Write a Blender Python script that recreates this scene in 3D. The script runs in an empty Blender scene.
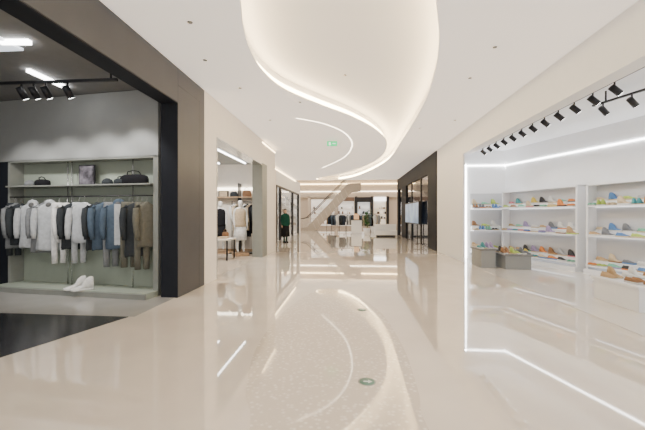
import bpy, math, random
from mathutils import Vector, Matrix
random.seed(7)
F=350.0; H=1.4
TH=math.atan(27.5/350.0); ST,CT=math.sin(TH),math.cos(TH)
sc=bpy.context.scene
def ray(px):
    u=(px-322.5)/F
    return (-ST+u*CT, CT+u*ST)
def onz(px,py,z):
    d=F*(z-H)/(215.0-py); r=ray(px); return (d*r[0],d*r[1])
# ---------------- materials
MATS={}
def mat(name,col,rough=0.5,metal=0.0,em=None,es=0.0,var=0.04,scale=8.0,bump=0.0,spec=0.5,coat=0.0,trans=0.0,alpha=1.0):
    if name in MATS: return MATS[name]
    m=bpy.data.materials.new(name); m.use_nodes=True
    nt=m.node_tree; b=nt.nodes['Principled BSDF']
    tc=nt.nodes.new('ShaderNodeTexCoord')
    n=nt.nodes.new('ShaderNodeTexNoise'); n.inputs['Scale'].default_value=scale; n.inputs['Detail'].default_value=3
    nt.links.new(tc.outputs['Object'],n.inputs['Vector'])
    r=nt.nodes.new('ShaderNodeValToRGB')
    lo=[max(0,c*(1-var)) for c in col]+[1]; hi=[min(1,c*(1+var)) for c in col]+[1]
    r.color_ramp.elements[0].position=.3; r.color_ramp.elements[1].position=.7
    r.color_ramp.elements[0].color=lo; r.color_ramp.elements[1].color=hi
    nt.links.new(n.outputs['Fac'],r.inputs['Fac']); nt.links.new(r.outputs['Color'],b.inputs['Base Color'])
    b.inputs['Roughness'].default_value=rough; b.inputs['Metallic'].default_value=metal
    b.inputs['Specular IOR Level'].default_value=spec
    b.inputs['Coat Weight'].default_value=coat; b.inputs['Coat Roughness'].default_value=.02
    b.inputs['Transmission Weight'].default_value=trans
    b.inputs['Alpha'].default_value=alpha
    if em: 
        b.inputs['Emission Color'].default_value=(*em,1); b.inputs['Emission Strength'].default_value=es
    if bump>0:
        bp=nt.nodes.new('ShaderNodeBump'); bp.inputs['Strength'].default_value=bump; bp.inputs['Distance'].default_value=.02
        nt.links.new(n.outputs['Fac'],bp.inputs['Height']); nt.links.new(bp.outputs['Normal'],b.inputs['Normal'])
    MATS[name]=m; return m
CEIL=mat('ceiling_paint_fill_glow',(.88,.84,.79),.8,em=(1,.925,.84),es=.60,var=.01)  # plain paint with added emission for ambient fill; not a lamp
CEIL2=mat('ceiling_tray_paint_fill_glow',(.88,.84,.78),.8,em=(1,.91,.81),es=.42,var=.01)  # tray paint also glows by itself, added ambient light beside the cove LED
FLOOR=mat('polished_marble',(.82,.735,.63),.025,var=.05,scale=1.6,spec=1.0,coat=.45)
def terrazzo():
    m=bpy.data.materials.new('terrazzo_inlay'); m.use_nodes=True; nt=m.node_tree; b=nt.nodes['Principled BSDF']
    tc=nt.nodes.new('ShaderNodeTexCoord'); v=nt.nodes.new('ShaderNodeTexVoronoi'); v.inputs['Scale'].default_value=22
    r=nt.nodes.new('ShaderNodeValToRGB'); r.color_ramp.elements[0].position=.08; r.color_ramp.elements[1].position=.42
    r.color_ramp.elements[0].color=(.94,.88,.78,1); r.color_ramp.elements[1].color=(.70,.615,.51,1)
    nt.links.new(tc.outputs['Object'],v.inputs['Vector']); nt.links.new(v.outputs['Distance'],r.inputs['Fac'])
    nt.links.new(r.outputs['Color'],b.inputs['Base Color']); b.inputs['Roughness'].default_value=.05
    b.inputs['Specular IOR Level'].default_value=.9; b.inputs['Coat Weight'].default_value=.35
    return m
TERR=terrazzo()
WHITE=mat('white_paint',(.90,.90,.90),.5,var=.01)
WARMW=mat('warm_white_panel',(.88,.82,.74),.5,var=.02)
SHOPW=mat('shop_white',(.86,.87,.89),.4,var=.01)
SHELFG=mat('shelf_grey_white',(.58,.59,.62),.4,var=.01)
SHOPC=mat('shop_ceiling_fill_glow',(.80,.82,.86),.6,em=(.92,.96,1),es=.18,var=.01)  # weak emission added to the ceiling surface as soft fill in the shop
LEDW=mat('led_white',(1,1,1),.5,em=(1,.99,.97),es=14)
LEDWARM=mat('led_warm',(1,.9,.7),.5,em=(1,.74,.40),es=13)
LEDCOVE=mat('led_cove',(1,.9,.7),.5,em=(1,.77,.44),es=26)
LEDSOFT=mat('led_soft',(1,.95,.85),.5,em=(1,.88,.70),es=7)
LEDSHELF=mat('led_shelf',(1,1,1),.5,em=(.97,.98,1),es=3)
DARK=mat('dark_metal_portal',(.07,.071,.076),.4,metal=.2,var=.05,scale=3,spec=.35)
DARK2=mat('dark_reveal',(.014,.016,.022),.6,spec=.15)
BLACK=mat('black_metal',(.015,.015,.018),.4,metal=.3)
GREYW=mat('grey_plaster',(.29,.30,.295),.75,var=.04,scale=3)
GREYD=mat('grey_ceiling',(.20,.20,.20),.8,var=.04)
NICHE=mat('niche_panel',(.33,.37,.31),.6,var=.03)
FRAMEG=mat('niche_frame',(.24,.25,.23),.5)
DTILE=mat('dark_tile',(.035,.036,.042),.2,var=.25,scale=4,spec=.6)
GTILE=mat('grey_tile',(.36,.35,.33),.15,var=.05,scale=3)
STEEL=mat('steel',(.6,.6,.6),.25,metal=.9)
BEIGE=mat('beige_cladding',(.55,.47,.39),.5,var=.04)
GLASS=mat('glass',(.97,.99,.99),.02,trans=1.0,spec=.5)
WOOD=mat('wood',(.45,.30,.18),.5,var=.2,scale=12)
LEAF=mat('leaf',(.04,.15,.03),.5,var=.3)
GREEN=mat('exit_green',(.02,.45,.15),.5,em=(.05,.9,.3),es=1.0)
SIGNW=mat('sign_white',(.9,.9,.9),.5,em=(1,1,1),es=1.5)
SKIN=mat('skin',(.55,.36,.26),.5)
HAIR=mat('hair',(.02,.016,.014),.5)
# ---------------- mesh builder
class B:
    def __init__(s,name,M=None): s.name=name; s.v=[]; s.f=[]; s.mi=[]; s.mats=[]; s.M=Matrix(); s.sm=[]
    def m(s,mt):
        if mt not in s.mats: s.mats.append(mt)
        return s.mats.index(mt)
    def add(s,vs,fs,mt,smooth=False):
        o=len(s.v); s.v+= [tuple(s.M@Vector(p)) for p in vs]
        i=s.m(mt)
        for f in fs: s.f.append([a+o for a in f]); s.mi.append(i); s.sm.append(smooth)
    def box(s,x0,x1,y0,y1,z0,z1,mt):
        vs=[(x,y,z) for z in (z0,z1) for y in (y0,y1) for x in (x0,x1)]
        s.add(vs,[(0,2,3,1),(4,5,7,6),(0,1,5,4),(2,6,7,3),(0,4,6,2),(1,3,7,5)],mt)
    def extr(s,pts,vec,mt,smooth=False):
        n=len(pts); vec=Vector(vec)
        vs=[Vector(p) for p in pts]+[Vector(p)+vec for p in pts]
        fs=[tuple(range(n))[::-1],tuple(range(n,2*n))]+[(i,(i+1)%n,n+(i+1)%n,n+i) for i in range(n)]
        s.add(vs,fs,mt,smooth)
    def loft(s,rings,mt,cap=True,smooth=True):
        n=len(rings[0]); vs=[p for r in rings for p in r]; fs=[]
        for k in range(len(rings)-1):
            for i in range(n):
                fs.append((k*n+i,k*n+(i+1)%n,(k+1)*n+(i+1)%n,(k+1)*n+i))
        if cap: fs.append(tuple(range(n))[::-1]); fs.append(tuple((len(rings)-1)*n+i for i in range(n)))
        s.add(vs,fs,mt,smooth)
    def tube(s,path,rad,mt,n=8,flat=1.0):
        path=[Vector(p) for p in path]
        if not hasattr(rad,'__len__'): rad=[rad]*len(path)
        rings=[]
        for i,p in enumerate(path):
            t=(path[min(i+1,len(path)-1)]-path[max(i-1,0)]).normalized()
            a=Vector((0,0,1)) if abs(t.z)<.9 else Vector((0,1,0))
            x=t.cross(a).normalized(); y=x.cross(t).normalized()
            rings.append([p+rad[i]*(math.cos(2*math.pi*k/n)*x+flat*math.sin(2*math.pi*k/n)*y) for k in range(n)])
        s.loft(rings,mt)
    def sph(s,c,r,mt,n=12,m=8):
        if not hasattr(r,'__len__'): r=(r,r,r)
        rings=[]
        for j in range(m+1):
            a=math.pi*(j/m)*.98+.01*math.pi-math.pi/2
            rings.append([(c[0]+r[0]*math.cos(a)*math.cos(2*math.pi*k/n),c[1]+r[1]*math.cos(a)*math.sin(2*math.pi*k/n),c[2]+r[2]*math.sin(a)) for k in range(n)])
        s.loft(rings,mt)
    def done(s,parent=None,bevel=0):
        me=bpy.data.meshes.new(s.name); me.from_pydata(s.v,[],s.f)
        for mt in s.mats: me.materials.append(mt)
        me.polygons.foreach_set('material_index',s.mi); me.polygons.foreach_set('use_smooth',s.sm); me.update()
        o=bpy.data.objects.new(s.name,me); sc.collection.objects.link(o)
        if parent: o.parent=parent
        if bevel:
            bv=o.modifiers.new('bev','BEVEL'); bv.width=bevel; bv.segments=2
        return o
def empty(name,loc=(0,0,0)):
    e=bpy.data.objects.new(name,None); e.location=loc; sc.collection.objects.link(e); return e
def bx(name,*a,parent=None,bevel=0):
    b=B(name); b.box(*a); return b.done(parent,bevel)
def smooth(pts,k=8,closed=False):
    out=[]; n=len(pts)
    for i in range(n if closed else n-1):
        g=lambda j: Vector(pts[j%n] if closed else pts[max(0,min(n-1,j))])
        a,b,c,d=g(i-1),g(i),g(i+1),g(i+2)
        for t in range(k):
            t/=k
            out.append(.5*((2*b)+(c-a)*t+(2*a-5*b+4*c-d)*t*t+(3*b-a-3*c+d)*t**3))
    if not closed: out.append(Vector(pts[-1]))
    return out
# ---------------- floor
bx('floor',-9,9,-3,38,-.15,0,FLOOR)
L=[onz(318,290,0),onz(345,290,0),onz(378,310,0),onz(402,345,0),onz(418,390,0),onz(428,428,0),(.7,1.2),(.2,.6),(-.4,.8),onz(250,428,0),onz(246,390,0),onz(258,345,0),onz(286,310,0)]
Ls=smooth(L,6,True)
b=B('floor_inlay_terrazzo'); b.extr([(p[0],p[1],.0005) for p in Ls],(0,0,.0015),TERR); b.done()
# ---------------- ceiling with cove
lc=[(240,0),(243,25),(250,50),(263,72),(285,90),(320,105),(352,117),(376,130),(387,143),(381,157),(362,167),(338,174),(316,179)]
rc=[(330,180.5),(355,176.5),(384,163),(402,140),(422,107),(434,75),(439,40),(436,0)]
hole=[onz(a,c,3.9) for a,c in lc]+[onz(a,c,3.9) for a,c in rc]
hole+=[(.7,3.0),(.2,2.2),(-.5,1.9),(-1.05,2.6)]
hs=smooth(hole,7,True)
def ceil_with_hole(name,outer,inner,z,mt):
    import bmesh
    bm=bmesh.new()
    def loop(pts):
        vs=[bm.verts.new((p[0],p[1],z)) for p in pts]
        return [bm.edges.new((vs[i],vs[(i+1)%len(vs)])) for i in range(len(vs))]
    e=loop(outer)+loop(inner)
    bmesh.ops.triangle_fill(bm,edges=e,use_beauty=True,use_dissolve=False)
    for f in bm.faces:
        if f.normal.z>0: f.normal_flip()
    me=bpy.data.meshes.new(name); bm.to_mesh(me); bm.free(); me.materials.append(mt)
    o=bpy.data.objects.new(name,me); sc.collection.objects.link(o); return o
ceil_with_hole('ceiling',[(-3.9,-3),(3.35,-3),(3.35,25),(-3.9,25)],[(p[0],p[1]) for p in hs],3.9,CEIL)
b=B('ceiling_tray')
n=len(hs); cen=[Vector((p[0],p[1],0)) for p in hs]
area=sum(cen[i].x*cen[(i+1)%n].y-cen[(i+1)%n].x*cen[i].y for i in range(n))
def offs(i,d):
    t=(cen[(i+1)%n]-cen[i-1]).normalized(); nn=Vector((t.y,-t.x,0))
    if area<0: nn=-nn
    return cen[i]+nn*d   # outward
def band(bb,d0,z0,d1,z1,mt):
    vs=[]; fs=[]
    for i in range(n):
        a=offs(i,d0); c=offs(i,d1); vs+=[(a.x,a.y,z0),(c.x,c.y,z1)]
    for i in range(n):
        j=(i+1)%n; fs.append((2*i,2*j,2*j+1,2*i+1))
    bb.add(vs,fs,mt,True)
band(b,0,3.9,0,3.93,WHITE)          # lip
band(b,0,3.93,.10,3.93,WHITE)
band(b,.10,3.93,.10,4.2,WHITE)
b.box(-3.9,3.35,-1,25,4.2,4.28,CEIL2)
b.done()
b=B('cove_led_strip')
band(b,.085,3.95,.085,4.06,LEDCOVE); b.done()
# thin slot LED
sl=smooth([onz(*p,3.9) for p in [(296,118),(325,124),(346,134),(352,146),(343,158),(322,168)]],6)
b=B('slot_led_strip'); vs=[];fs=[]
for i,p in enumerate(sl):
    t=(sl[min(i+1,len(sl)-1)]-sl[max(i-1,0)]).normalized(); w=.018
    vs+=[(p.x-t.y*w,p.y+t.x*w,3.892),(p.x+t.y*w,p.y-t.x*w,3.892)]
fs=[(2*i,2*i+2,2*i+3,2*i+1) for i in range(len(sl)-1)]
b.add(vs,fs,LEDSOFT); b.done()
# downlights in ceiling
dl=empty('recessed_downlights')
def downlight(x,y,z,r=.034):
    b=B('downlight'); 
    c=lambda rr,zz:[(x+rr*math.cos(k*math.pi/8),y+rr*math.sin(k*math.pi/8),zz) for k in range(16)]
    b.loft([c(r,z+.02),c(r,z-.008),c(r*.8,z-.008),c(r*.7,z+.03)],STEEL,cap=False)
    b.loft([c(r*.75,z-.004),c(r*.74,z-.003)],FRAMEG); b.done(dl)
for a in [(335,11),(495,47),(300,102),(190,22),(470,78),(205,60),(345,90),(455,120),(240,88),(420,128),(270,120)]:
    x,y=onz(*a,3.9); 
    downlight(x,y,3.9 if a not in [(335,11),(350,60),(345,90)] else 4.2, .034 if a!=(335,11) else .055)
# exit sign
e=B('exit_sign'); x,y=onz(332,144,3.75)
e.box(x-.17,x+.17,y-.02,y+.02,3.68,3.84,GREEN); e.box(x-.1,x-.05,y-.024,y-.02,3.71,3.8,SIGNW); e.box(x+.02,x+.12,y-.024,y-.02,3.75,3.77,SIGNW)
e.box(x-.005,x+.005,y-.005,y+.005,3.84,3.9,STEEL); e.done()
# floor exit markers
for px,py,r in [(367,382,.075),(362,310,.07),(333,252,.08)]:
    x,y=onz(px,py,0); b=B('floor_evacuation_marker')
    c=lambda rr,zz:[(x+rr*math.cos(k*math.pi/12),y+rr*math.sin(k*math.pi/12),zz) for k in range(24)]
    b.loft([c(r,.002),c(r,.004)],mat('marker_rim',(.45,.43,.40),.4)); 
    b.loft([c(r*.85,.004),c(r*.85,.005)],mat('marker_green',(.16,.30,.22),.4))
    b.extr([(x-.03,y-.01,.0052),(x+.01,y-.01,.0052),(x+.01,y-.03,.0052),(x+.045,y,.0052),(x+.01,y+.03,.0052),(x+.01,y+.01,.0052),(x-.03,y+.01,.0052)],(0,0,.0005),mat('marker_arrow',(.8,.85,.8),.5))
    b.done()
# ================= LEFT
XL=-2.9
b=B('shopfront_portal')
b.box(XL-.3,XL,5.71,6.545,0,3.595,DARK)
b.box(XL-.295,XL,6.545,6.785,0,3.595,DARK)
b.box(XL-.295,XL,5.71,6.785,3.595,3.895,DARK)
b.box(XL-.295,XL-.002,5.70,5.712,0,3.3,DARK2)
b.box(XL-.295,XL,-2.2,5.71,3.3,3.895,DARK)
b.box(XL-.295,XL,-3,-2.2,0,3.895,DARK)
b.box(XL-.295,XL-.01,-2.2,5.70,3.285,3.3,DARK2)
b.done(bevel=.006)
bx('wall_left_pier',XL-.3,XL,6.79,7.45,0,3.9,WARMW)
b=B('wall_left_header'); b.box(XL-.3,XL,7.45,11.38,3.1,3.9,WARMW); b.done()
b=B('trim_left_header'); b.box(XL-.31,XL+.015,7.45,11.38,3.06,3.1,STEEL); b.box(XL-.02,XL+.012,7.42,7.45,0,3.1,STEEL); b.done()
b=B('wall_left_column'); b.box(XL-.3,XL,11.38,13.4,0,3.9,WARMW); b.box(XL-.32,XL+.02,11.36,12.0,0,3.12,FRAMEG); b.done()
bx('wall_left_shop_divider',-7.6,XL-.31,6.55,6.75,0,3.9,GREYW)
# left shop shell
bx('wall_left_shop_side',-7.8,-7.6,-3,13.4,0,3.9,DARK2)
bx('ceiling_left_shop',-7.6,XL-.31,-3,6.55,3.6,3.7,GREYD)
b=B('floor_left_shop_dark')
b.extr([(-3.03,4.58,.001),(-7.6,4.66,.001),(-7.6,-3,.001),(-4.9,-2.9,.001),(-3.8,1.9,.001),(-3.42,3.17,.001)],(0,0,.004),DTILE); b.done()
b=B('floor_left_shop_grey'); b.extr([(-2.95,4.6,.001),(-2.95,5.7,.001),(-7.6,6.5,.001),(-7.6,4.68,.001)],(0,0,.004),GTILE); b.done()
# shop ceiling lights
b=B('linear_ceiling_light')
for p,q in [((28,72),(68,90)),((0,44),(30,44))]:
    a=onz(*p,3.55); c=onz(*q,3.55); d=(Vector(c)-Vector(a)).normalized(); w=Vector((-d.y,d.x))*.03
    A=Vector(a);C=Vector(c)
    b.extr([(A+w).to_3d()+Vector((0,0,3.55)),(C+w).to_3d()+Vector((0,0,3.55)),(C-w).to_3d()+Vector((0,0,3.55)),(A-w).to_3d()+Vector((0,0,3.55))],(0,0,.05),LEDW)
b.done()
b=B('ceiling_light_panel'); b.box(-5.6,-4.3,3.9,4.3,3.57,3.6,mat('panel_light',(1,1,1),.5,em=(.75,.86,1),es=1.3)); b.done()
def spot_head(b,x,y,z,ax,ay,az=-1,s=1):
    d=Vector((ax,ay,az)).normalized(); p=Vector((x,y,z))
    b.tube([p,p+Vector((0,0,-.07*s))],.012*s,BLACK,6)
    c=p+Vector((0,0,-.1*s)); b.tube([c-d*.06*s,c+d*.09*s],.042*s,BLACK,12)
    b.tube([c+d*.091*s,c+d*.095*s],.034*s,LEDW,12)
b=B('spotlight_track')
b.box(-5.6,-3.5,5.0,5.04,3.42,3.46,BLACK); b.box(-6.9,-5.7,4.3,4.34,3.42,3.46,BLACK)
for x in (-5.5,-3.6): b.box(x-.01,x+.01,5.01,5.03,3.46,3.6,BLACK)
for x in (-6.8,-5.8): b.box(x-.01,x+.01,4.31,4.33,3.46,3.6,BLACK)
for x in (-5.05,-4.85,-4.65,-4.3): spot_head(b,x,5.02,3.42,.1,.7,-1,1.2)
for x in (-6.5,-6.3,-5.95): spot_head(b,x,4.32,3.42,-.1,.7,-1,1.2)
b.done()
# display wall (local frame)
disp=empty('clothing_display_wall',(-6.54,6.22,0)); disp.rotation_euler=(0,0,-math.atan2(.41,3.23))
o0=Vector((-6.54,6.22)); ex=Vector((3.23,-.41)).normalized(); ey=Vector((-ex.y,ex.x))
def dl_loc(px,py,off=0):
    r=Vector(ray(px)); q=o0-off*ey
    det=ex.x*(-r.y)-(-r.x)*ex.y
    t=((-q.x)*(-r.y)-(-r.x)*(-q.y))/det
    s=(ex.x*(-q.y)-ex.y*(-q.x))/det
    return t, H+(215-py)*s/F
LW=3.26
b=B('back_panel')
b.box(-.95,LW,.0,.12,2.42,3.59,GREYW); b.box(-.95,.0,0,.12,0,2.42,DARK2)
b.box(0,LW,.26,.30,0,2.42,NICHE); 
b.box(0,.05,0,.28,0,2.42,FRAMEG); b.box(LW-.1,LW,0,.28,0,2.42,FRAMEG)
b.box(0,LW,0,.28,2.40,2.44,FRAMEG)
b.box(0,LW,-.3,.28,0,.1,NICHE); b.box(-.05,LW,-.34,-.3,0,.09,FRAMEG)
b.done(disp)
b=B('rail_and_shelf')
b.box(.05,LW-.1,-.08,.26,1.925,1.95,FRAMEG)
b.tube([(.05,0,1.74),(LW-.1,0,1.74)],.012,BLACK)
for px in (62,66,128): 
    x,_=dl_loc(px,200); b.tube([(x,.12,.1),(x,.12,2.4)],.010,STEEL)
b.box(.05,LW-.1,.25,.26,1.3,1.32,FRAMEG)
b.done(disp)
def garment(b,cx,cy,zt,w,ln,dep,mt,yaw=0,sleeve=True,hood=False,ph=0,open_mt=None):
    M0=b.M.copy(); b.M=M0@Matrix.Translation((cx,cy,zt))@Matrix.Rotation(yaw,4,'Z')
    n=36
    prof=[(0,.16,.5),(-.02,.24,.6),(-.045,.55,.7),(-.08,.80,.85),(-.14,.90,1),(-ln*.4,.84,.9),(-ln*.6,.86,.9),(-ln*.8,.90,1.0),(-ln*.96,.94,1.05),(-ln*.97,.91,1.0),(-ln,.91,1.0)]
    rings=[]
    for z,kw,kd in prof:
        r=[]
        wr=.02+.09*min(1,-z/ln)
        for k in range(n):
            a=2*math.pi*k/n
            q=1+wr*math.sin(6*a+ph+z*1.2)+wr*.6*math.sin(10*a+ph*2-z)
            r.append((w/2*kw*math.cos(a)*(1+.25*(q-1)),dep/2*kd*math.sin(a)*q,z+.012*math.sin(3*a+ph)*(-z/ln)))
        rings.append(r)
    b.loft(rings,mt)
    if sleeve:
        for s in (-1,1):
            x=w/2
            b.tube([(s*x*.70,0,-.075),(s*x*.92,-.005,-.13),(s*x*1.03,-.02,-.28),(s*x*1.04,-.04,-.45),(s*x*1.0,-.06,-.60),(s*x*.98,-.065,-.605),(s*x*.97,-.07,-.66)],[.04,.062,.058,.050,.046,.037,.035],mt,10,1.0)
    if hood:
        b.sph((0,.02,-.03),(w*.22,dep*.45,.09),mt); b.sph((0,-dep*.25,-.055),(w*.11,dep*.22,.06),mat('lining_dark',(.1,.1,.1),.9))
    if open_mt:
        b.extr([(-.05,-dep*.50,-.04),(.05,-dep*.50,-.04),(.045,-dep*.56,-ln*.92),(-.045,-dep*.56,-ln*.92)],(0,-.004,0),open_mt)
    b.tube([(0,0,-.02),(0,0,.05),(.02,0,.08),(0,0,.105),(-.02,0,.09)],.004,STEEL,5)
    b.M=M0
def trousers(b,cx,cy,zt,w,ln,mt,yaw=0):
    M0=b.M.copy(); b.M=M0@Matrix.Translation((cx,cy,zt))@Matrix.Rotation(yaw,4,'Z')
    n=16
    rings=[[(w/2*kw*math.cos(2*math.pi*k/n),.06*kd*math.sin(2*math.pi*k/n),z) for k in range(n)] for z,kw,kd in [(0,.85,.7),(-.05,.87,.8),(-.2,1,1),(-.3,1,.9)]]
    b.loft(rings,mt)
    for s in (-1,1):
        b.tube([(s*w*.24,0,-.26),(s*w*.27,0,-.5),(s*w*.27,-.01,-ln*.85),(s*w*.26,0,-ln)],[w*.26,w*.23,w*.2,w*.19],mt,10,.6)
    b.tube([(0,0,0),(0,0,.06),(.02,0,.08),(0,0,.1)],.004,STEEL,5)
    b.M=M0
fab=lambda n,c:mat('fabric_'+n,c,.95,var=.12,scale=18,bump=.2,spec=.2)
LG=fab('light_grey',(.46,.48,.50)); MG=fab('mid_grey',(.20,.21,.22)); NV=fab('navy',(.025,.032,.048)); CH=fab('charcoal',(.035,.04,.045)); OL=fab('olive',(.13,.125,.10)); WH=fab('white',(.72,.72,.71)); BG=fab('beige',(.52,.42,.30)); TE=fab('denim',(.07,.10,.14)); BR=fab('brown',(.2,.11,.06)); BK=fab('black',(.012,.012,.015))
b=B('hanging_clothes')
X=lambda px:dl_loc(px,225)[0]
zt=1.63
trousers(b,X(14),0,zt,.24,1.0,CH,.8); garment(b,X(21),0,zt,.34,.78,.11,CH,1.1,ph=1); garment(b,X(16),0,zt,.34,.85,.09,MG,1.2,ph=1)
garment(b,X(34),-.03,zt,.44,.84,.14,LG,.45,hood=True,ph=2); garment(b,X(43),.02,zt,.42,.92,.12,MG,.7,ph=2); garment(b,X(51),-.03,zt,.44,.88,.14,LG,.5,hood=True,ph=3)
trousers(b,X(59),0,zt,.24,1.12,WH,.9)
garment(b,X(67),0,zt,.36,.72,.10,WH,1.1,ph=.3)
garment(b,X(73),0,zt,.38,.85,.11,CH,1.0,ph=2.3)
trousers(b,X(79),0,zt,.24,1.1,LG,.8)
garment(b,X(88),-.07,zt,.52,.72,.14,LG,.2,ph=4)
garment(b,X(98),0,zt,.40,.85,.12,CH,1.0,ph=1.1)
garment(b,X(104),0,zt,.40,.85,.12,TE,1.0,ph=1.5)
trousers(b,X(111),0,zt,.26,1.15,MG,.8)
garment(b,X(120),-.03,zt,.46,.82,.14,TE,.45,hood=True,ph=5,open_mt=LG)
trousers(b,X(129),0,zt,.28,1.15,OL,.6); garment(b,X(137),0,zt,.42,.95,.14,CH,.8,ph=.7); trousers(b,X(142),.0,zt,.26,1.18,OL,.7)
garment(b,X(147),0,zt,.36,.78,.12,OL,1.0,ph=2)
b.done(disp)
b=B('shelf_bags_and_picture')
def bag(b,x,z,w,h,mt,y=.05):
    n=20; rings=[]
    for t,k in [(0,.9),(.1,1),(.5,1),(.8,.92),(.95,.7),(1,.4)]:
        rings.append([(x+w/2*k*math.cos(2*math.pi*i/n),y+.1*k*math.sin(2*math.pi*i/n),z+h*t) for i in range(n)])
    b.loft(rings,mt)
    b.tube([(x-w*.25,y,z+h*.9),(x-w*.2,y-.02,z+h*1.25),(x,y-.02,z+h*1.4),(x+w*.2,y-.02,z+h*1.25),(x+w*.25,y,z+h*.9)],.009,mt,6)
def cap(b,x,z,mt):
    n=16
    b.loft([[(x+.09*k*math.cos(2*math.pi*i/n),.08+.1*k*math.sin(2*math.pi*i/n),z+h) for i in range(n)] for h,k in [(0,1),(.05,.97),(.09,.75),(.115,.3)]],mt)
    b.extr([(x-.07,0,z),(x+.07,0,z),(x+.05,-.07,z-.0),(x-.05,-.07,z-.0)],(0,0,.008),mt)
bag(b,X(40),1.95,.3,.12,BK); bag(b,X(131)+.02,1.95,.58,.17,BK); bag(b,X(119),1.95,.25,.1,CH); cap(b,X(26),1.95,MG); cap(b,X(104),1.95,CH)
xa=X(75);xb=X(91)
b.box(xa,xb,.08,.1,1.95,2.32,BLACK); b.box(xa+.02,xb-.02,.074,.08,1.97,2.30,mat('photo_print',(.13,.12,.14),.4,var=.9,scale=9))
b.done(disp)
# shoe generator
def shoe(b,x,y,z,yaw,up,so,s=1.0,boot=False):
    M0=b.M.copy(); b.M=M0@Matrix.Translation((x,y,z))@Matrix.Rotation(yaw,4,'Z')@Matrix.Scale(s,4)
    prof=[(0,.03,.07),(.015,.034,.095),(.05,.036,.088),(.10,.036,.092),(.14,.040,.078),(.19,.045,.058),(.24,.042,.048),(.265,.030,.036),(.275,.012,.024)]
    if boot: prof[:4]=[(0,.034,.17),(.01,.04,.19),(.06,.042,.19),(.11,.04,.15)]
    n=9
    rings=[]
    for px,w,h in prof:
        rings.append([(px,w*math.cos(math.pi*k/(n-1)),.022+(h-.022)*abs(math.sin(math.pi*k/(n-1)))**.8) for k in range(n)])
    b.loft(rings,up)
    rings=[]
    for px,w,h in prof:
        w=w+.004; lift=.008 if px>.25 else 0
        rings.append([(px,-w,lift),(px,w,lift),(px,w,.028+lift),(px,-w,.028+lift)])
    b.loft(rings,so)
    b.M=M0
SH=[mat('shoe_'+n,c,.7,var=.1,scale=30,spec=.2) for n,c in [('white',(.68,.68,.66)),('cream',(.56,.45,.30)),('sand',(.48,.33,.18)),('orange',(.68,.24,.07)),('mint',(.20,.48,.34)),('yellow',(.66,.50,.10)),('pink',(.64,.22,.26)),('blue',(.10,.22,.46)),('grey',(.17,.18,.20)),('tan',(.30,.16,.08)),('teal',(.08,.28,.30)),('lilac',(.34,.27,.46)),('pale_grey',(.42,.42,.43)),('lime',(.42,.54,.12)),('charcoal',(.05,.05,.055))]]
b=B('display_shoes'); xs=X(92)
shoe(b,xs,-.12,.1,-2.2,SH[0],SH[0],1.2,True); shoe(b,xs+.18,-.15,.1,-2.2,SH[0],SH[0],1.2,True)
b.done(disp)
# ================= shop 2 (left boutique)
bx('wall_boutique_back',-7.6,-3.2,13.2,13.4,0,3.9,WARMW)
bx('ceiling_boutique',-7.6,XL-.3,6.75,13.2,3.35,3.45,GREYW)
bx('floor_boutique',-7.6,XL-.1,6.8,13.2,.001,.006,mat('boutique_floor',(.6,.52,.43),.2))
b=B('linear_light_fixture')
for x in (-6,-4.9,-3.9): b.box(x-.02,x+.02,8,12.8,3.31,3.345,LEDW)
b.done()
b=B('boutique_wall_display')
b.box(-5.9,-3.25,13.14,13.2,2.35,2.45,LEDSOFT); b.box(-5.9,-3.25,13.1,13.2,.0,.1,WOOD)
b.box(-5.9,-3.3,12.85,13.2,2.05,2.09,WOOD)
b.box(-5.95,-5.9,12.85,13.2,0,2.6,BLACK); b.box(-4.2,-4.17,12.85,13.2,0,2.6,BLACK); b.box(-3.3,-3.25,12.85,13.2,0,2.6,BLACK)
b.box(-5.05,-4.65,13.1,13.15,2.09,2.33,BLACK); b.box(-5.0,-4.7,13.09,13.1,2.11,2.31,BG)
bag(b,-3.9,2.09,.35,.25,BR,13.0); bag(b,-4.4,2.09,.3,.2,CH,13.0)
b.done()
b=B('clothes_rack')
b.tube([(-4.3,12.5,0.006),(-4.3,12.5,1.9),(-3.35,12.5,1.9),(-3.35,12.5,0.006)],.015,BLACK)
b.box(-4.4,-3.25,12.3,12.7,0.006,.04,BLACK)
for i,(m_) in enumerate([WH,BG,OL,BR,WH,CH,BG,BK,CH]): garment(b,-4.22+.1*i,12.5,1.80,.42,.95+.12*(i%3),.10,m_,1.2,ph=i)
b.done()
b=B('display_table')
b.box(-4.6,-3.7,10.4,11.2,.62,.66,WARMW)
for x in (-4.55,-3.78):
    for y in (10.45,11.12): b.box(x,x+.04,y,y+.04,.006,.62,BLACK)
b.box(-4.5,-4.2,10.5,10.8,.66,.74,WH); b.box(-4.1,-3.85,10.6,10.9,.66,.72,BG); b.box(-4.5,-3.8,10.5,11.1,.2,.23,WOOD)
bag(b,-4.0,.66,.22,.2,BR,11.0)
b.done(bevel=.005)
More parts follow.
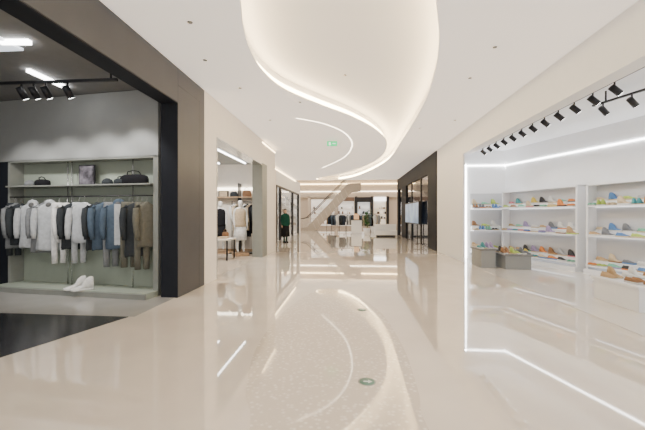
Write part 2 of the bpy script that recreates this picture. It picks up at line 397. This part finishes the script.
# figures via skin modifier
def skinned(name,verts,edges,rad,mt,parent,sub=2):
    me=bpy.data.meshes.new(name); me.from_pydata(verts,edges,[]); me.materials.append(mt)
    o=bpy.data.objects.new(name,me); sc.collection.objects.link(o); o.parent=parent
    o.modifiers.new('skin','SKIN')
    me.skin_vertices[0].data[0].use_root=True
    for i,r in enumerate(rad): me.skin_vertices[0].data[i].radius=(r,r) if not hasattr(r,'__len__') else r
    o.modifiers['skin'].use_smooth_shade=True
    s=o.modifiers.new('sub','SUBSURF'); s.levels=sub; s.render_levels=sub
    return o
def body(parent,mt,skin=None,stride=.12):
    V=[(0,0,.95),(0,0,1.12),(0,0,1.30),(0,0,1.42),(0,-.01,1.50),
       (-.17,0,1.38),(-.21,.02,1.10),(-.20,-.05,.88),(.17,0,1.38),(.21,-.02,1.10),(.20,-.09,.88),
       (-.09,0,.90),(-.10,-stride*.6,.50),(-.10,-stride,.09),(-.10,-stride-.13,.04),
       (.09,0,.90),(.10,stride*.3,.50),(.10,stride,.09),(.10,stride-.13,.04)]
    E=[(0,1),(1,2),(2,3),(3,4),(3,5),(5,6),(6,7),(3,8),(8,9),(9,10),(0,11),(11,12),(12,13),(13,14),(0,15),(15,16),(16,17),(17,18)]
    R=[(.15,.11),(.12,.09),(.15,.10),(.10,.08),.05,.06,.045,.03,.06,.045,.03,.09,.06,.04,.032,.09,.06,.04,.032]
    return skinned('body',V,E,R,mt,parent)
def hands(parent,mt):
    for sx,x,y in ((-1,-.20,-.05),(1,.20,-.09)):
        b=B('hand'); z=.88
        b.loft([[(x+wx*math.cos(a*math.pi/4),y-dy+.035*wy*math.sin(a*math.pi/4),z-h) for a in range(8)] for wx,wy,dy,h in [(.018,.6,0,0),(.016,1,.005,-0.0+.03),(.014,1.1,.01,.08)]],mt)
        for k in range(4):
            yy=y-.01-.03+.02*k; l=[.06,.075,.08,.065][k]
            b.tube([(x,yy,z-.07),(x-sx*.004,yy-.003,z-.07-l*.5),(x-sx*.018,yy-.003,z-.07-l)],[.009,.008,.006],mt,6)
        b.tube([(x-sx*.005,y-.03,z-.025),(x-sx*.01,y-.055,z-.055),(x-sx*.012,y-.06,z-.085)],[.011,.009,.007],mt,6)
        b.done(parent)
def head(parent,mt,hair=None,face=True,hoodmt=None):
    b=B('head')
    n=16; R=[]
    for z,rx,ry,yo in [(1.47,.045,.05,.01),(1.50,.05,.06,-.01),(1.53,.06,.08,-.02),(1.57,.070,.092,-.012),(1.61,.076,.098,0),(1.65,.074,.095,.005),(1.68,.06,.08,.01),(1.70,.03,.045,.01)]:
        R.append([(rx*math.cos(2*math.pi*k/n),yo+ry*math.sin(2*math.pi*k/n),z) for k in range(n)])
    b.loft(R,mt)
    if face:
        b.tube([(0,-.095,1.61),(0,-.112,1.58),(0,-.1,1.572)],[.008,.014,.01],mt,6)
        for s in (-1,1): b.sph((s*.03,-.088,1.605),(.012,.008,.007),WH,8,6); b.sph((s*.03,-.095,1.605),(.005,.004,.005),HAIR,6,4); b.sph((s*.077,.0,1.59),(.01,.018,.03),mt,8,6)
        b.sph((0,-.098,1.55),(.022,.007,.006),mat('lips',(.45,.15,.13),.5),8,6)
    if hair:
        R=[]
        for z,rx,ry,yo in [(1.45,.07,.05,.06),(1.52,.085,.07,.04),(1.60,.088,.09,.022),(1.66,.082,.095,.012),(1.70,.06,.075,.012),(1.725,.02,.03,.012)]:
            R.append([(rx*math.cos(2*math.pi*k/n),yo+ry*math.sin(2*math.pi*k/n),z) for k in range(n)])
        b.loft(R,hair)
    b.done(parent)
# shopper
per=empty('pedestrian_in_green_coat',(-3.30,17.7,0)); per.rotation_euler=(0,0,.5)
GRN=fab('dark_green',(.008,.055,.04))
body(per,GRN); hands(per,SKIN); head(per,SKIN,HAIR)
b=B('coat'); n=24; R=[]
for z,rx,ry in [(1.45,.07,.07),(1.41,.17,.09),(1.30,.19,.13),(1.1,.17,.13),(.95,.20,.15),(.85,.21,.16)]:
    R.append([(rx*math.cos(2*math.pi*k/n),ry*math.sin(2*math.pi*k/n)*(1+.08*math.sin(6*2*math.pi*k/n)*(1.45-z)),z) for k in range(n)])
b.loft(R,GRN)
R=[]
for z,rx,ry in [(.95,.19,.14),(.6,.22,.2),(.3,.24,.23)]:
    R.append([(rx*math.cos(2*math.pi*k/n),ry*math.sin(2*math.pi*k/n)*(1+.08*math.sin(6*2*math.pi*k/n)*(1.45-z)),z) for k in range(n)])
b.loft(R,BK); b.done(per)
b=B('shoes'); shoe(b,-.10,-.03,.0,-math.pi/2,BK,BK); shoe(b,.10,.18,.0,-math.pi/2,BK,BK); b.done(per)
# mannequins
def mannequin(x,y,top,bot,rz):
    man=empty('dressed_mannequin',(x,y,.12)); man.rotation_euler=(0,0,rz); man.scale=(1.05,1.05,1.05)
    body(man,WH,stride=.02); head(man,WH,None,False); hands(man,WH)
    b=B('outfit'); R=[]; n=24
    for z,rx,ry in [(1.45,.07,.07),(1.41,.18,.1),(1.28,.2,.13),(1.08,.17,.13),(.92,.19,.15),(.84,.2,.16)]:
        R.append([(rx*math.cos(2*math.pi*k/n),ry*math.sin(2*math.pi*k/n),z) for k in range(n)])
    b.loft(R,top); R=[]
    for z,rx,ry in [(.9,.18,.14),(.6,.21,.18),(.4,.22,.19)]:
        R.append([(rx*math.cos(2*math.pi*k/n),ry*math.sin(2*math.pi*k/n),z) for k in range(n)])
    b.loft(R,bot); b.box(-.24,.24,-.24,.24,-.105,.0,WOOD); b.done(man)
mannequin(-4.72,12.45,BK,BK,.3)
mannequin(-3.75,11.75,BG,WH,.5)
# ================= far left: recessed shopfront
bx('wall_left_far_pier',-4.1,-3.9,13.4,18.29,0,3.9,WARMW)
bx('wall_left_far_header',-4.1,-3.9,18.29,26.46,3.01,3.9,WHITE); bx('wall_left_far_end',-4.1,-3.9,26.46,27.3,0,3.9,WHITE)
b=B('glass_shopfront')
for y in (18.3,19.4,23.6,26.3): b.box(-4.0,-3.85,y,y+.12,0,3.0,BLACK)
b.box(-4.0,-3.85,18.3,26.44,2.92,3.0,BLACK); b.box(-3.95,-3.94,18.44,26.3,0.02,2.92,GLASS)
b.done()
bx('wall_far_shop_back',-7.4,-7.3,13.4,27.3,0,3.9,WARMW)
bx('wall_far_shop_end',-7.4,-4.1,27.3,27.4,0,3.9,WHITE)
b=B('far_shop_wall_shelves')
for z in (.6,1.1,1.6,2.1): b.box(-7.2,-4.2,27.0,27.3,z,z+.03,WHITE)
for i in range(40):
    x=-7.1+(i%10)*.3; z=.63+.5*(i//10); b.box(x,x+.18,27.02,27.2,z,z+.15+.1*random.random(),random.choice([BG,BR,LG,WH,TE]))
b.done()
bx('ceiling_far_shop',-7.3,-4.1,13.4,27.3,3.3,3.4,mat('far_shop_ceiling_fill_glow',(.9,.9,.88),.6,em=(1,.97,.92),es=1.2))  # ceiling slab itself glows, added to brighten the interior; no fixture
b=B('trim_led_left'); b.box(XL,XL+.02,11.4,13.4,3.80,3.83,LEDWARM); b.box(-3.9,-3.88,13.4,25,3.80,3.84,LEDWARM); b.done()
# ================= RIGHT
XR=3.35
b=B('wall_right_fascia'); b.box(XR,XR+.25,-3,10.7,3.22,3.9,WHITE); b.done()
b=B('wall_right_pier'); b.box(XR,XR+.05,10.7,13.8,0,3.9,WHITE); b.done()
b=B('wall_right_shop_back'); b.box(XR+.06,5.2,11.8,12.0,0,3.49,SHOPW); b.done()
A=Vector((5.03,11.8)); Bv=Vector((6.19,7.88)); dw=(Bv-A).normalized(); nw=Vector((-dw.y,dw.x))
if nw.x<0: nw=-nw
Eend=A+dw*11
b=B('wall_right_shop_side')
b.extr([(A.x,A.y,0),(Eend.x,Eend.y,0),(Eend.x+nw.x*.2,Eend.y+nw.y*.2,0),(A.x+nw.x*.2,A.y+nw.y*.2,0)],(0,0,3.5),SHOPW); b.done()
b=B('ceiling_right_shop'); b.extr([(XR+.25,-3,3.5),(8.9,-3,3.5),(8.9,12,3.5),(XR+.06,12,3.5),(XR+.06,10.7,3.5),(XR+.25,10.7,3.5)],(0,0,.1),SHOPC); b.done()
b=B('floor_right_shop'); b.extr([(XR+.02,-3,.001),(8.9,-3,.001),(8.9,0,.001),(Eend.x,Eend.y,.001),(A.x,A.y,.001),(XR+.06,11.8,.001),(XR+.06,10.7,.001),(XR+.02,10.7,.001)],(0,0,.003),mat('white_gloss_floor',(.80,.745,.67),.04,var=.01,spec=.95,coat=.4)); b.done()
b=B('wall_led_outline')
zl=3.03
b.box(3.76,3.80,11.76,11.8,0.01,zl,LEDW); b.box(3.76,5.03,11.76,11.8,zl-.035,zl,LEDW)
q=-nw*.03
b.extr([(A.x,A.y,zl-.035),(Eend.x,Eend.y,zl-.035),(Eend.x+q.x,Eend.y+q.y,zl-.035),(A.x+q.x,A.y+q.y,zl-.035)],(0,0,.035),LEDW); b.done()
ang=math.atan2(dw.y,dw.x)
MW=Matrix.Translation((A.x,A.y,0))@Matrix.Rotation(ang,4,'Z')
sgn=1 if (Matrix.Rotation(ang,3,'Z')@Vector((0,1,0))).to_2d().dot(-nw)>0 else -1
def ptdist(px):
    r=Vector(ray(px)); det=dw.x*(-r.y)-(-r.x)*dw.y
    return ((-A.x)*(-r.y)-(-r.x)*(-A.y))/det
secs=[(ptdist(510),ptdist(584)),(ptdist(597),ptdist(597)+2.1),(ptdist(597)+2.4,ptdist(597)+4.6)]
shelf=B('wall_shelving'); shelf.M=MW.copy(); shoes=B('sneakers_on_shelves'); shoes.M=MW.copy()
def yb(b,x0,x1,y0,y1,z0,z1,m_): b.box(x0,x1,min(y0*sgn,y1*sgn),max(y0*sgn,y1*sgn),z0,z1,m_)
def pick():
    u=random.choice(SH+[SH[0],SH[1]]); return u, random.choice(SH[:2]+[random.choice(SH)])
for (x0,x1) in secs:
    yb(shelf,x0-.05,x0,0,.26,.1,2.15,SHOPW); yb(shelf,x1,x1+.05,0,.26,.1,2.15,SHOPW)
    yb(shelf,x0-.05,x1+.05,0,.26,2.1,2.15,SHOPW); yb(shelf,x0-.05,x1+.05,0,.34,.0,.12,SHOPW)
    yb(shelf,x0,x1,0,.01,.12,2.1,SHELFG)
    for z in (.22,.92,1.62):
        yb(shelf,x0,x1,0.0,.34,z-.03,z,SHOPW); yb(shelf,x0,x1,.02,.04,z-.036,z-.03,LEDSHELF)
        # raised back tier
        yb(shelf,x0+.01,x1-.01,.01,.12,z,z+.11,SHOPW)
        x=x0+.05
        while x<x1-.30:   # back tier: side-on shoes
            u,s=pick(); shoe(shoes,x,.065*sgn,z+.11,0,u,s,1.0,random.random()<.4); x+=.30
        x=x0+.07
        while x<x1-.12:   # front tier
            u,s=pick(); bt=random.random()<.3
            if random.random()<.6:
                shoe(shoes,x-.04,.25*sgn,z,random.uniform(-.15,.15),u,s,1.05,bt); x+=.31
            else:
                for dx in (0,.10): shoe(shoes,x+dx,.335*sgn,z,-sgn*(math.pi/2),u,s,.72,bt)
                x+=.22
shelf.M=Matrix(); shoes.M=Matrix()
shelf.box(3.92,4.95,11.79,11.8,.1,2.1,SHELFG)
for z in (.22,.92,1.62):
    shelf.box(3.92,4.95,11.46,11.8,z-.03,z,SHOPW); shelf.box(3.92,4.95,11.75,11.77,z-.036,z-.03,LEDSHELF)
    shelf.box(3.93,4.94,11.68,11.79,z,z+.11,SHOPW)
    x=3.96
    while x<4.66:
        u,s=pick(); shoe(shoes,x,11.735,z+.11,0,u,s,1.0,random.random()<.5); x+=.3
    x=3.98
    while x<4.85:
        u,s=pick(); bt=random.random()<.4
        for dx in (0,.09): shoe(shoes,x+dx,11.67,z,-math.pi/2,u,s,.75,bt)
        x+=.2
shelf.done(); shoes.done()
def plinth(name,x0,x1,y0,y1,h,top,nx,ny,body=SHOPW):
    e=empty(name)
    b=B('base'); b.box(x0+.03,x1-.03,y0+.03,y1-.03,.004,h-.04,body); b.box(x0,x1,y0,y1,h-.04,h,top); b.done(e,.006)
    b=B('shoes')
    for i in range(nx):
        for j in range(ny):
            u,_=pick(); X0=x0+(i+.5)*(x1-x0)/nx; Y0=y0+(j+.35)*(y1-y0)/ny
            for dx in (-.05,.05): shoe(b,X0+dx,Y0+.22,h,-math.pi/2+.2,u,random.choice(SH[:2]+[u]),.9,random.random()<.3)
    b.done(e)
plinth('shoe_display_plinth',4.08,5.4,5.3,6.3,.38,SHOPW,4,2)
plinth('shoe_display_plinth',3.42,3.85,9.5,10.3,.5,GREYD,2,2,GREYW)
plinth('shoe_display_plinth',3.95,4.65,9.3,10.1,.38,GREYD,3,2,GREYW)
b=B('spotlight_track')
zt_=3.33
b.box(3.74,3.78,4.2,10.5,zt_-.03,zt_,BLACK)
for y in (4.4,7.4,10.3): b.box(3.75,3.77,y-.01,y+.01,zt_,3.5,BLACK)
for i in range(12):
    y=5.3+i*.45; spot_head(b,3.76,y,zt_-.03,1,-.1,-.9,1.1)
p0=Vector((4.25,6.5)); p1=Vector((4.9,4.3)); dd=(p1-p0).normalized(); nn=Vector((-dd.y,dd.x))*.02
b.extr([(*(p0+nn),zt_-.03),(*(p1+nn),zt_-.03),(*(p1-nn),zt_-.03),(*(p0-nn),zt_-.03)],(0,0,.03),BLACK)
for t in (.1,.9): 
    p=p0.lerp(p1,t); b.box(p.x-.01,p.x+.01,p.y-.01,p.y+.01,zt_,3.5,BLACK)
for i in range(5):
    p=p0.lerp(p1,.08+i*.2); spot_head(b,p.x,p.y,zt_-.03,1,.2,-.9,1.1)
b.done()
# right far: dark portal
b=B('shopfront_dark_portal')
b.box(XR-.03,XR+.3,13.81,15.3,0,3.89,DARK2); b.box(XR-.03,XR+.3,15.3,25,3.15,3.89,DARK2); b.box(XR-.03,XR+.3,21.2,23.0,0,3.15,DARK2); b.box(XR-.05,XR+.3,24.4,24.88,0,3.89,DARK2)
for y in (17.0,19.5): b.box(XR,XR+.08,y,y+.1,0,3.15,BLACK)
b.box(XR+.04,XR+.06,15.3,24.4,0.02,3.15,GLASS)
b.done()
b=B('advertising_screen'); b.box(XR-.16,XR-.06,16.6,20.6,.95,2.05,BLACK)
b.box(XR-.165,XR-.16,16.7,20.5,1.0,2.0,mat('poster_picture',(.25,.32,.42),.3,em=(.45,.62,.85),es=.45,var=.8,scale=1.3)); 
for y in (17.2,20.0): b.box(XR-.13,XR-.09,y,y+.06,0,.95,BLACK); b.box(XR-.25,XR-.04,y-.05,y+.11,0,.02,BLACK)
b.done()
NVW=mat('navy_wall',(.03,.05,.10),.5)
bx('wall_right_far_shop',6.9,7.0,12.2,25,0,3.9,NVW)
bx('wall_right_far_shop_end',XR+.3,6.9,25,25.1,0,3.9,NVW)
bx('wall_right_far_shop_near',XR+.3,6.9,12.1,12.2,0,3.9,NVW)
bx('ceiling_right_far_shop',XR+.3,6.9,12.2,25,3.5,3.6,WHITE)
# ================= far end atrium
bx('ceiling_atrium',-9,9,25,37,5.2,5.3,CEIL)
bx('trim_ceiling_bulkhead',-9,9,24.9,25,3.9,5.3,WARMW)
bx('wall_far',-9,9,36,36.2,0,5.3,BEIGE)
bx('wall_atrium_left',-9.1,-9,25,37,0,5.3,WARMW); bx('wall_atrium_right',9,9.1,25,37,0,5.3,WARMW)
b=B('trim_led_far')
b.box(-8,8,35.9,36.0,4.55,4.62,LEDWARM); b.box(-8,8,35.9,36.0,3.78,3.84,LEDSOFT); b.done()
b=B('far_shopfronts')
for x in (-7,-4.2,-1.4,.6,2.2,3.8,6): b.box(x-.12,x+.12,35.6,35.95,0,3.3,BLACK if x in(.6,3.8,2.2) else BEIGE)
b.box(-8,8,35.6,35.95,3.2,3.5,BEIGE)
b.box(.7,2.1,35.5,35.6,2.7,3.2,BLACK); b.box(-1.2,.4,35.5,35.6,2.8,3.2,mat('fascia_brown',(.16,.10,.07),.5)); b.box(2.4,3.6,35.5,35.6,2.8,3.2,LEDSHELF)
for x0,x1,c in ((-1.2,.4,(1,.95,.9)),(.8,2.0,(.9,.95,1)),(2.4,3.6,(1,.85,.65)),(-4,-1.6,(1,.9,.8))):
    b.box(x0,x1,35.85,35.95,.3,3.0,mat('shop_glow_%d'%int(x0*10),c,.5,em=c,es=.6,var=.4,scale=2))
    for k in range(4): b.box(x0,x1,35.7,35.86,.5+.5*k,.53+.5*k,WOOD)
    for k in range(14):
        xx=x0+(x1-x0)*random.random()*.9; z=.53+.5*random.randrange(4); b.box(xx,xx+.14,35.68,35.82,z,z+.15+.15*random.random(),random.choice([BK,BR,TE,WH,BG,CH]))
b.done()
b=B('far_clothes_racks')
for x0,y in ((-1.6,30),(-.3,31),(1.6,33),(.9,28.5),(-2.2,33)):
    b.tube([(x0,y,0),(x0,y,1.5),(x0+1.2,y,1.5),(x0+1.2,y,0)],.02,BLACK)
    for i in range(8): garment(b,x0+.1+.14*i,y,1.42,.45,.9,.12,random.choice([CH,NV,MG,WH,BK,BG,TE]),1.1,ph=i)
b.done()
# escalator
b=B('escalator'); b.M=Matrix.Translation((-.7,3.2,0))@Matrix.Diagonal((.84,1,.92,1))
b.extr([(-4.4,28,.0),(-4.4,28,.25),(-3.7,28,.35),(.6,28,4.55),(2.0,28,4.6),(2.0,28,3.9),(1.0,28,3.8),(-2.9,28,0)],(0,1.4,0),mat('escalator_cladding',(.38,.33,.27),.4,var=.03))
for y in (28.05,29.3):
    b.extr([(-4.4,y,.25),(-4.4,y,1.15),(-3.8,y,1.25),(.5,y,5.15),(.6,y,4.5),(-3.7,y,.35)],(0,.03,0),GLASS)
    b.tube([(-4.4,y,1.15),(-3.8,y,1.27),(.5,y,5.17)],.04,BLACK)
for i in range(22):
    x=-3.7+i*.195; z=.36+i*.19; b.box(x,x+.2,28.1,29.25,z-.05,z+.1,STEEL)
for i in range(9):
    x=-2.8+i*.42; b.extr([(x,27.985,.12+i*.41),(x+.05,27.985,.12+i*.41),(x-.27,27.985,.75+i*.41),(x-.32,27.985,.75+i*.41)],(0,.015,0),BEIGE)
b.done()
def plant(x,y,h):
    e=empty('potted_plant',(x,y,0)); b=B('pot'); c=lambda r,z:[(r*math.cos(k*math.pi/8),r*math.sin(k*math.pi/8),z) for k in range(16)]
    b.loft([c(.18,0),c(.26,.45),c(.23,.45),c(.2,.38)],SHOPW); b.done(e)
    b=B('foliage'); b.tube([(0,0,.35),(.02,0,h*.5),(0,.02,h*.8)],.02,WOOD,6)
    for i in range(130):
        a=random.uniform(0,6.28); z=random.uniform(h*.35,h*.95); r=.12+.28*random.random()*(1-abs(z/h-.7))
        p=Vector((0,0,z)); q=Vector((r*math.cos(a),r*math.sin(a),z+.12*random.uniform(-1,1.5))); t=Vector((-math.sin(a),math.cos(a),.2))*.05
        mdl=p.lerp(q,.6)
        b.add([p,mdl+t,q+(q-p)*.3,mdl-t],[(0,1,2,3)],LEAF)
    b.done(e)
plant(1.2,25.2,1.8); plant(1.95,29.5,1.4)
b=B('lounge_bench'); b.box(1.6,3.0,22.6,23.2,.1,.42,SHOPW); b.box(1.7,2.9,22.7,23.1,0,.1,BLACK); b.box(1.6,3.0,23.1,23.25,.42,.8,SHOPW); b.done(bevel=.03)
b=B('promotion_kiosk'); b.box(.1,.9,27,27.6,0,1.0,SHOPW); b.box(.05,.95,26.95,27.65,1.0,1.05,BLACK); b.box(.3,.7,27.3,27.34,1.05,1.5,mat('kiosk_screen',(.5,.3,.15),.3,em=(1,.6,.3),es=.6)); b.done(bevel=.01)
# ================= lights
def spot(loc,tgt,power,col,ang=80,r=.05):
    l=bpy.data.lights.new('spot_lamp','SPOT'); l.energy=power; l.color=col; l.spot_size=math.radians(ang); l.spot_blend=.6; l.shadow_soft_size=r
    o=bpy.data.objects.new('spot_lamp',l); o.location=loc; o.rotation_euler=(Vector(tgt)-Vector(loc)).to_track_quat('-Z','Y').to_euler(); sc.collection.objects.link(o)
C1=(1,.97,.93); C2=(.96,.98,1)
for y in (5.4,6.8,8.2,9.6): 
    spot((3.95,y,3.15),(5.9-.25*(y-8)*1,y-.1,1.3),55,C2,90)
for i in range(4): 
    p=p0.lerp(p1,i/3); spot((p.x+.1,p.y,3.15),(p.x+1.7,p.y+.2,1.2),55,C2,90)
spot((4.3,10.2,3.15),(4.3,11.8,1.2),40,C2,90)
for x in (-6.0,-5.2,-4.4,-3.7): spot((x,5.1,3.2),(x,6.1,1.4),80,C1,85)
for x in (-6.2,-4.8): spot((x,3.0,3.4),(x,3.5,0),60,C1,140)
for x in (-5.5,-4,): 
    for y in (8.5,11.3): spot((x,y,3.2),(x,y+.6,0),150,(1,.94,.86),140,.15)
for y in (16,20,24): spot((-5.6,y,3.2),(-5.6,y,0),300,(1,.97,.92),150,.15)
for y in (17,22): spot((5,y,3.2),(5,y,0),120,(.9,.95,1),150,.15)
for x in (-4,0,4): 
    for y in (28,33): spot((x,y,5.0),(x,y,0),230,(1,.94,.86),150,.3)
w=bpy.data.worlds.new('World'); sc.world=w; w.use_nodes=True
w.node_tree.nodes['Background'].inputs[0].default_value=(1,.96,.92,1); w.node_tree.nodes['Background'].inputs[1].default_value=1.9
cam=bpy.data.cameras.new('camera'); cam.lens=F/645*36; cam.sensor_width=36
co=bpy.data.objects.new('camera',cam); co.location=(0,0,H); co.rotation_euler=(math.pi/2,0,TH); sc.collection.objects.link(co); sc.camera=co
